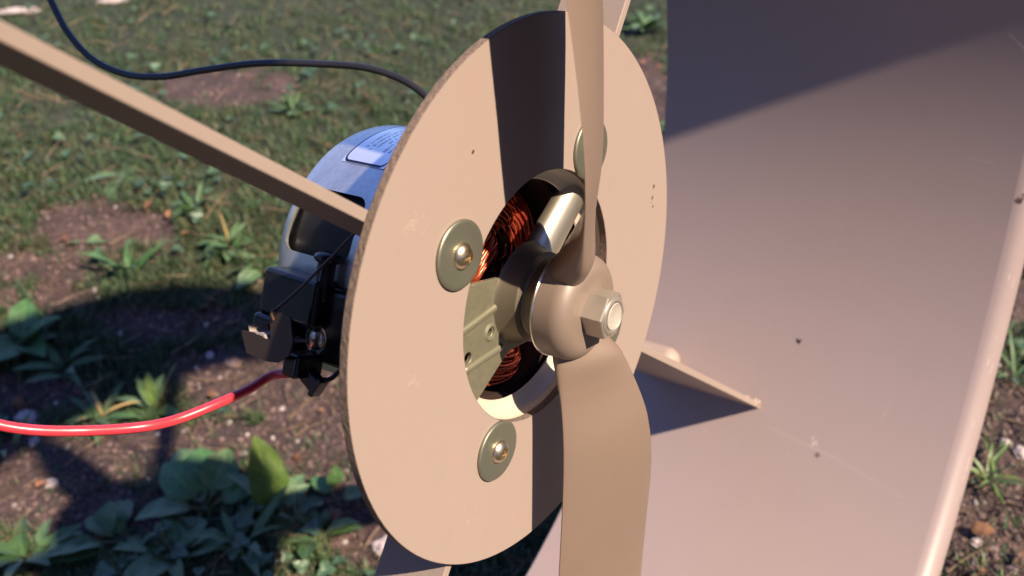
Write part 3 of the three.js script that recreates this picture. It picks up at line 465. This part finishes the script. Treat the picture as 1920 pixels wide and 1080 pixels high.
  { const p_ = onU(615, 484, -0.074); T('cable_post', mergeGeometries([new THREE.CapsuleGeometry(0.0042, 0.014, 8, 20).translate(p_.x, p_.y - 0.010, p_.z), new THREE.SphereGeometry(0.0058, 24, 14).scale(1.1, 0.55, 1.1).translate(p_.x, p_.y, p_.z)]), blackPlastic, motor); }
  { const p_ = onU(592, 635, -0.0737); T('cover_bolt', mergeGeometries([new THREE.SphereGeometry(0.0052, 24, 14).scale(0.5, 1, 1).translate(p_.x, p_.y, p_.z), new THREE.CylinderGeometry(0.0066, 0.0066, 0.0012, 24).rotateZ(Math.PI / 2).translate(p_.x + 0.0006, p_.y, p_.z)]), steel, motor); }
  // folded metal spring clip with an open trough
  {
    const s = new THREE.Shape(), sec = [[-0.0165, 0.0015], [-0.0150, -0.0012], [-0.0112, -0.0016], [-0.0095, -0.0004], [-0.0062, -0.0006], [-0.0045, -0.0022], [0, -0.0024]];
    s.moveTo(...sec[0]); for (const p_ of sec.slice(1)) s.lineTo(...p_); for (const p_ of sec.slice().reverse()) s.lineTo(p_[0], p_[1] - 0.0009);
    const trough = new THREE.ExtrudeGeometry(s, { depth: 0.022, bevelEnabled: false }); trough.rotateY(-Math.PI / 2); // section along w, extruded along u
    const a_ = onU(452, 617, -0.094), b_ = onU(512, 640, -0.094);
    trough.translate(-0.0722, b_.y + 0.002, b_.z);
    const front = new THREE.Shape(), out = [[452, 619], [474, 623], [489, 632], [508, 639], [506, 605], [505, 587], [518, 582], [544, 595], [549, 641], [541, 667], [520, 680], [501, 678], [462, 662]].map(([x, y]) => onU(x, y, -0.0945));
    out.forEach((p_, i) => i ? front.lineTo(-p_.z, p_.y) : front.moveTo(-p_.z, p_.y));
    const fp = new THREE.ExtrudeGeometry(front, { depth: 0.0009, bevelEnabled: false }); fp.rotateY(Math.PI / 2); fp.translate(-0.0945, 0, 0);
    T('clip_trough', trough, std(lin(0.42, 0.35, 0.32), { metalness: 0.5, roughness: 0.5, side: THREE.DoubleSide }), motor);
    T('spring_clip', fp, std(lin(0.07, 0.05, 0.042), { metalness: 0.7, roughness: 0.42, side: THREE.DoubleSide }), motor);
    T('terminal_block', box(-0.089, -0.072, b_.y - 0.0150, b_.y - 0.004, b_.z + 0.002, b_.z + 0.0115, 0.002), blackPlastic, motor);
  }
  { const p0 = onU(563, 684, -0.08), p1 = onU(597, 726, -0.08), p2 = onU(607, 715, -0.08), p3 = onU(640, 694, -0.074);
    const d = p1.clone().sub(p0), g_ = new RoundedBoxGeometry(0.006, d.length(), 0.0072, 2, 0.0012); const qn = new THREE.Quaternion().setFromUnitVectors(V(0, 1, 0), d.clone().normalize()); g_.applyQuaternion(qn); g_.translate((p0.x + p1.x) / 2, (p0.y + p1.y) / 2, (p0.z + p1.z) / 2);
    const e = new RoundedBoxGeometry(0.0066, 0.003, 0.0098, 2, 0.001); e.applyQuaternion(qn); e.translate(p1.x, p1.y, p1.z);
    T('cable_tie', mergeGeometries([g_, e, tube([p2, p2.clone().lerp(p3, 0.5).add(V(0, -0.001, 0)), p3, p3.clone().add(V(0.02, 0.006, 0.01))], 0.0011, 16, 6)].map(g2 => { g2 = g2.index ? g2.toNonIndexed() : g2; g2.clearGroups(); return g2; })), blackPlastic, motor); }
  { const pts = [onU(513, 600, -0.0955), onU(509, 586, -0.0965), onU(520, 578, -0.094), onU(560, 543, -0.088), onU(620, 484, -0.081), onU(690, 420, -0.0715), V(-0.06, 0.03, -0.03)];
    T('lead_wire', tube(pts, 0.0007, 60, 8), std(lin(0.06, 0.03, 0.02), { roughness: 0.4 }), motor); }
}
// propeller
{
  const hubP = [[0.0005, 0.0276], [0.010, 0.0276], [0.0170, 0.0275]]; for (let i = 1; i <= 14; i++) { const a = i / 14 * Math.PI / 2; hubP.push([0.0170 + 0.0082 * Math.sin(a), 0.0193 + 0.0082 * Math.cos(a)]); } for (let i = 1; i <= 6; i++) hubP.push([0.0252, lerp(0.0193, 0.0112, i / 6)]); hubP.push([0.0005, 0.0112]);
  const hub = T('propeller_hub', revolve(hubP, 288, 0.7), hubMat);
  T('backing_washer', revolve([[0.0005, 0.0096], [0.0252, 0.0096], [0.0257, 0.0100], [0.0257, 0.0106], [0.0252, 0.0111], [0.0005, 0.0111]], 96, 0.6), steel, hub);
  const ks = [0.02, 0.045, 0.07, 0.10, 0.135, 0.17, 0.24, 0.30], aA = [-0.0139, -0.0196, -0.0239, -0.0255, -0.0250, -0.0250, -0.022, -0.010], bA = [0.0296, 0.0367, 0.0417, 0.0427, 0.0399, 0.0365, 0.031, 0.024], aB = [0.0164, 0.0189, 0.0227, 0.0271, 0.0321, 0.0345, 0.031, 0.016], bB = [0.0153, 0.0189, 0.0208, 0.0208, 0.0198, 0.0177, 0.016, 0.019];
  const crv = arr => { const c = new THREE.CatmullRomCurve3(ks.map((k, i) => V(k, arr[i], 0)), false, 'centripetal'), P = c.getPoints(300); return s => { if (s <= P[0].x) return lerp(arr[0], arr[1], (s - ks[0]) / (ks[1] - ks[0])); for (let i = 1; i < P.length; i++) if (P[i].x >= s) { const t = (s - P[i - 1].x) / (P[i].x - P[i - 1].x + 1e-12); return lerp(P[i - 1].y, P[i].y, t); } return arr.at(-1); }; };
  const fa = crv(aA), fb = crv(bA), ga = crv(aB), gb = crv(bB);
  const E = rad(117.4), e = V(Math.cos(E), Math.sin(E), 0), t = V(Math.sin(E), -Math.cos(E), 0), n = V(0, 0, 1);
  const S = [0.006, 0.012, 0.015, 0.018, 0.020, 0.022, 0.0245, 0.027, 0.030, 0.033, 0.036, 0.039, 0.042, 0.045, 0.048, 0.052, 0.056, 0.060, 0.065, 0.07, 0.08, 0.09, 0.10, 0.115, 0.13, 0.15, 0.17, 0.19, 0.21, 0.23, 0.25, 0.265, 0.28, 0.29, 0.296, 0.30], M = 32, pos = [], uv = [], idx = [];
  S.forEach((s, j) => {
    const k = smooth(s, 0.008, 0.03);
    let A_ = [fa(s), fb(s)], B_ = [ga(s), gb(s)]; A_ = [lerp(-0.013, A_[0], k), lerp(0.0192, A_[1], k)]; B_ = [lerp(0.013, B_[0], k), lerp(0.0160, B_[1], k)];
    const cx = (A_[0] + B_[0]) / 2, cy = (A_[1] + B_[1]) / 2, hx = (B_[0] - A_[0]) / 2, hy = (B_[1] - A_[1]) / 2, hl = Math.hypot(hx, hy), nx = -hy / hl, ny = hx / hl;
    const tab = (arr) => { const K = [0, 0.018, 0.0245, 0.030, 0.036, 0.042, 0.048, 0.060, 0.08, 0.12, 0.30]; for (let i = 1; i < K.length; i++) if (s <= K[i]) return lerp(arr[i - 1], arr[i], smooth(s, K[i - 1], K[i]) * 0.5 + 0.5 * (s - K[i - 1]) / (K[i] - K[i - 1])); return arr.at(-1); };
    const back = tab([0.006, 0.0130, 0.0130, 0.0112, 0.0084, 0.0057, 0.0036, 0.0018, 0.0012, 0.0010, 0.0008]), frontT = tab([0.005, 0.0060, 0.0056, 0.0046, 0.0036, 0.0028, 0.0021, 0.0015, 0.0012, 0.0010, 0.0008]), camber = 0.10 * hl * smooth(s, 0.035, 0.08);
    for (let i = 0; i <= M; i++) { const a = i / M * 2 * Math.PI, c = Math.cos(a), sn = Math.sin(a), q = (sn > 0 ? frontT : back) * sn * (1 - 0.15 * c) + camber * (1 - c * c); let x = cx + hx * c + nx * q, y = cy + hy * c + ny * q; if (y < 0.0120) y = 0.0120 - 0.1 * (0.0120 - y) * smooth(s, 0.03, 0.05); if (s < 0.040) { const r = Math.min(0.0252, Math.hypot(s, x)), q2 = clamp((r - 0.0170) / 0.0082, 0, 1); y = Math.min(y, 0.0182 + 0.0082 * Math.sqrt(1 - q2 * q2) + 0.028 * smooth(s, 0.012, 0.034)); } const P = e.clone().multiplyScalar(s).addScaledVector(t, x).addScaledVector(n, y); pos.push(P.x, P.y, P.z); uv.push(s, c * hl); }
  });
  for (let j = 0; j < S.length - 1; j++) for (let i = 0; i < M; i++) { const a = j * (M + 1) + i, b = a + M + 1; idx.push(a, a + 1, b, a + 1, b + 1, b); }
  const g = new THREE.BufferGeometry(); g.setAttribute('position', new THREE.Float32BufferAttribute(pos, 3)); g.setAttribute('uv', new THREE.Float32BufferAttribute(uv, 2)); g.setIndex(idx);
  g.computeVertexNormals(); const N = g.attributes.normal; for (let j = 0; j < S.length; j++) { const a = j * (M + 1), b = a + M; const v = V(N.getX(a) + N.getX(b), N.getY(a) + N.getY(b), N.getZ(a) + N.getZ(b)).normalize(); N.setXYZ(a, v.x, v.y, v.z); N.setXYZ(b, v.x, v.y, v.z); }
  T('blade', g.clone(), bladeMat, hub); T('blade', spin(g.clone(), 180), bladeMat, hub);
  // hexagonal bolt head
  const AF = 0.0098, hs = new THREE.Shape(); for (let i = 0; i < 6; i++) { const a = rad(60 * i + 12), R = AF / Math.cos(Math.PI / 6); i ? hs.lineTo(R * Math.cos(a), R * Math.sin(a)) : hs.moveTo(R * Math.cos(a), R * Math.sin(a)); } hs.closePath();
  const hg = revolve([[0.0062, 0.0366], [0.0072, 0.0374], [0.0080, 0.0373], [0.0087, 0.0369], [0.0091, 0.0362], [0.0090, 0.0355]], 48, 0.5);
  const hb = new THREE.ExtrudeGeometry(hs, { depth: 0.0088, bevelEnabled: true, bevelThickness: 0.0012, bevelSize: 0.0005, bevelOffset: -0.0005, bevelSegments: 3 }).translate(0, 0, 0.0264);
  hb.translate(0, 0, 0.0016); hg.translate(0, 0, 0.0016);
  T('hex_bolt', mergeGeometries([hb, hg]), std(lin(0.42, 0.37, 0.31), { metalness: 0.7, roughness: 0.38 }), hub);
  T('bolt_end', revolve([[0.0003, 0.0380], [0.0030, 0.0383], [0.0056, 0.0389], [0.0060, 0.0391], [0.0064, 0.0388]], 48, 0.6), std(lin(0.56, 0.5, 0.43), { metalness: 0.45, roughness: 0.42, roughnessMap: roughZ, bumpMap: roughZ, bumpScale: 0.00006 }), hub);
}

// ---------------------------------------------------------------- wires
{
  const red = [[575, 700, 0.455], [512, 703, 0.462], [470, 728, 0.455], [400, 760, 0.44], [330, 787, 0.43], [270, 800, 0.42], [150, 808, 0.41], [60, 806, 0.40], [0, 797, 0.395], [-90, 770, 0.39], [-300, 760, 0.42]].map(([x, y, z]) => atDepth(x, y, z));
  const p = red.at(-1); red.push(V(p.x - 0.15, p.y - 0.1, p.z + 0.02), V(p.x - 0.3, 0.01, p.z + 0.1));
  top(finish(new THREE.Mesh(tube(red, 0.0024, 160, 14), phys(lin(0.50, 0.03, 0.045), { roughness: 0.34, clearcoat: 0.3 }))), 'red_wire', 'thick red insulated wire leaving the bottom of the motor', 'wire');
  const blk = [[-140, -420, 0.62], [40, -110, 0.62], [95, 0, 0.615], [128, 62, 0.61], [175, 112, 0.605], [235, 139, 0.60], [300, 144, 0.595], [380, 132, 0.59], [480, 119, 0.585], [600, 120, 0.575], [690, 128, 0.565], [755, 150, 0.56], [800, 182, 0.555], [850, 250, 0.54]].map(([x, y, z]) => atDepth(x, y, z));
  blk.push(V(-0.005, 0.0655, -0.06).applyMatrix4(FRAME));
  top(finish(new THREE.Mesh(tube(blk, 0.0022, 180, 14), phys(lin(0.012, 0.010, 0.010), { roughness: 0.42 }))), 'black_wire', 'black insulated wire curving over the grass behind the disc', 'wire');
}

const renderer = new THREE.WebGLRenderer({ antialias: true });
renderer.setSize(1024, 576); renderer.toneMapping = THREE.LinearToneMapping; renderer.toneMappingExposure = 2.45;
renderer.shadowMap.enabled = true; renderer.shadowMap.type = THREE.PCFSoftShadowMap;
renderer.render(scene, camera);
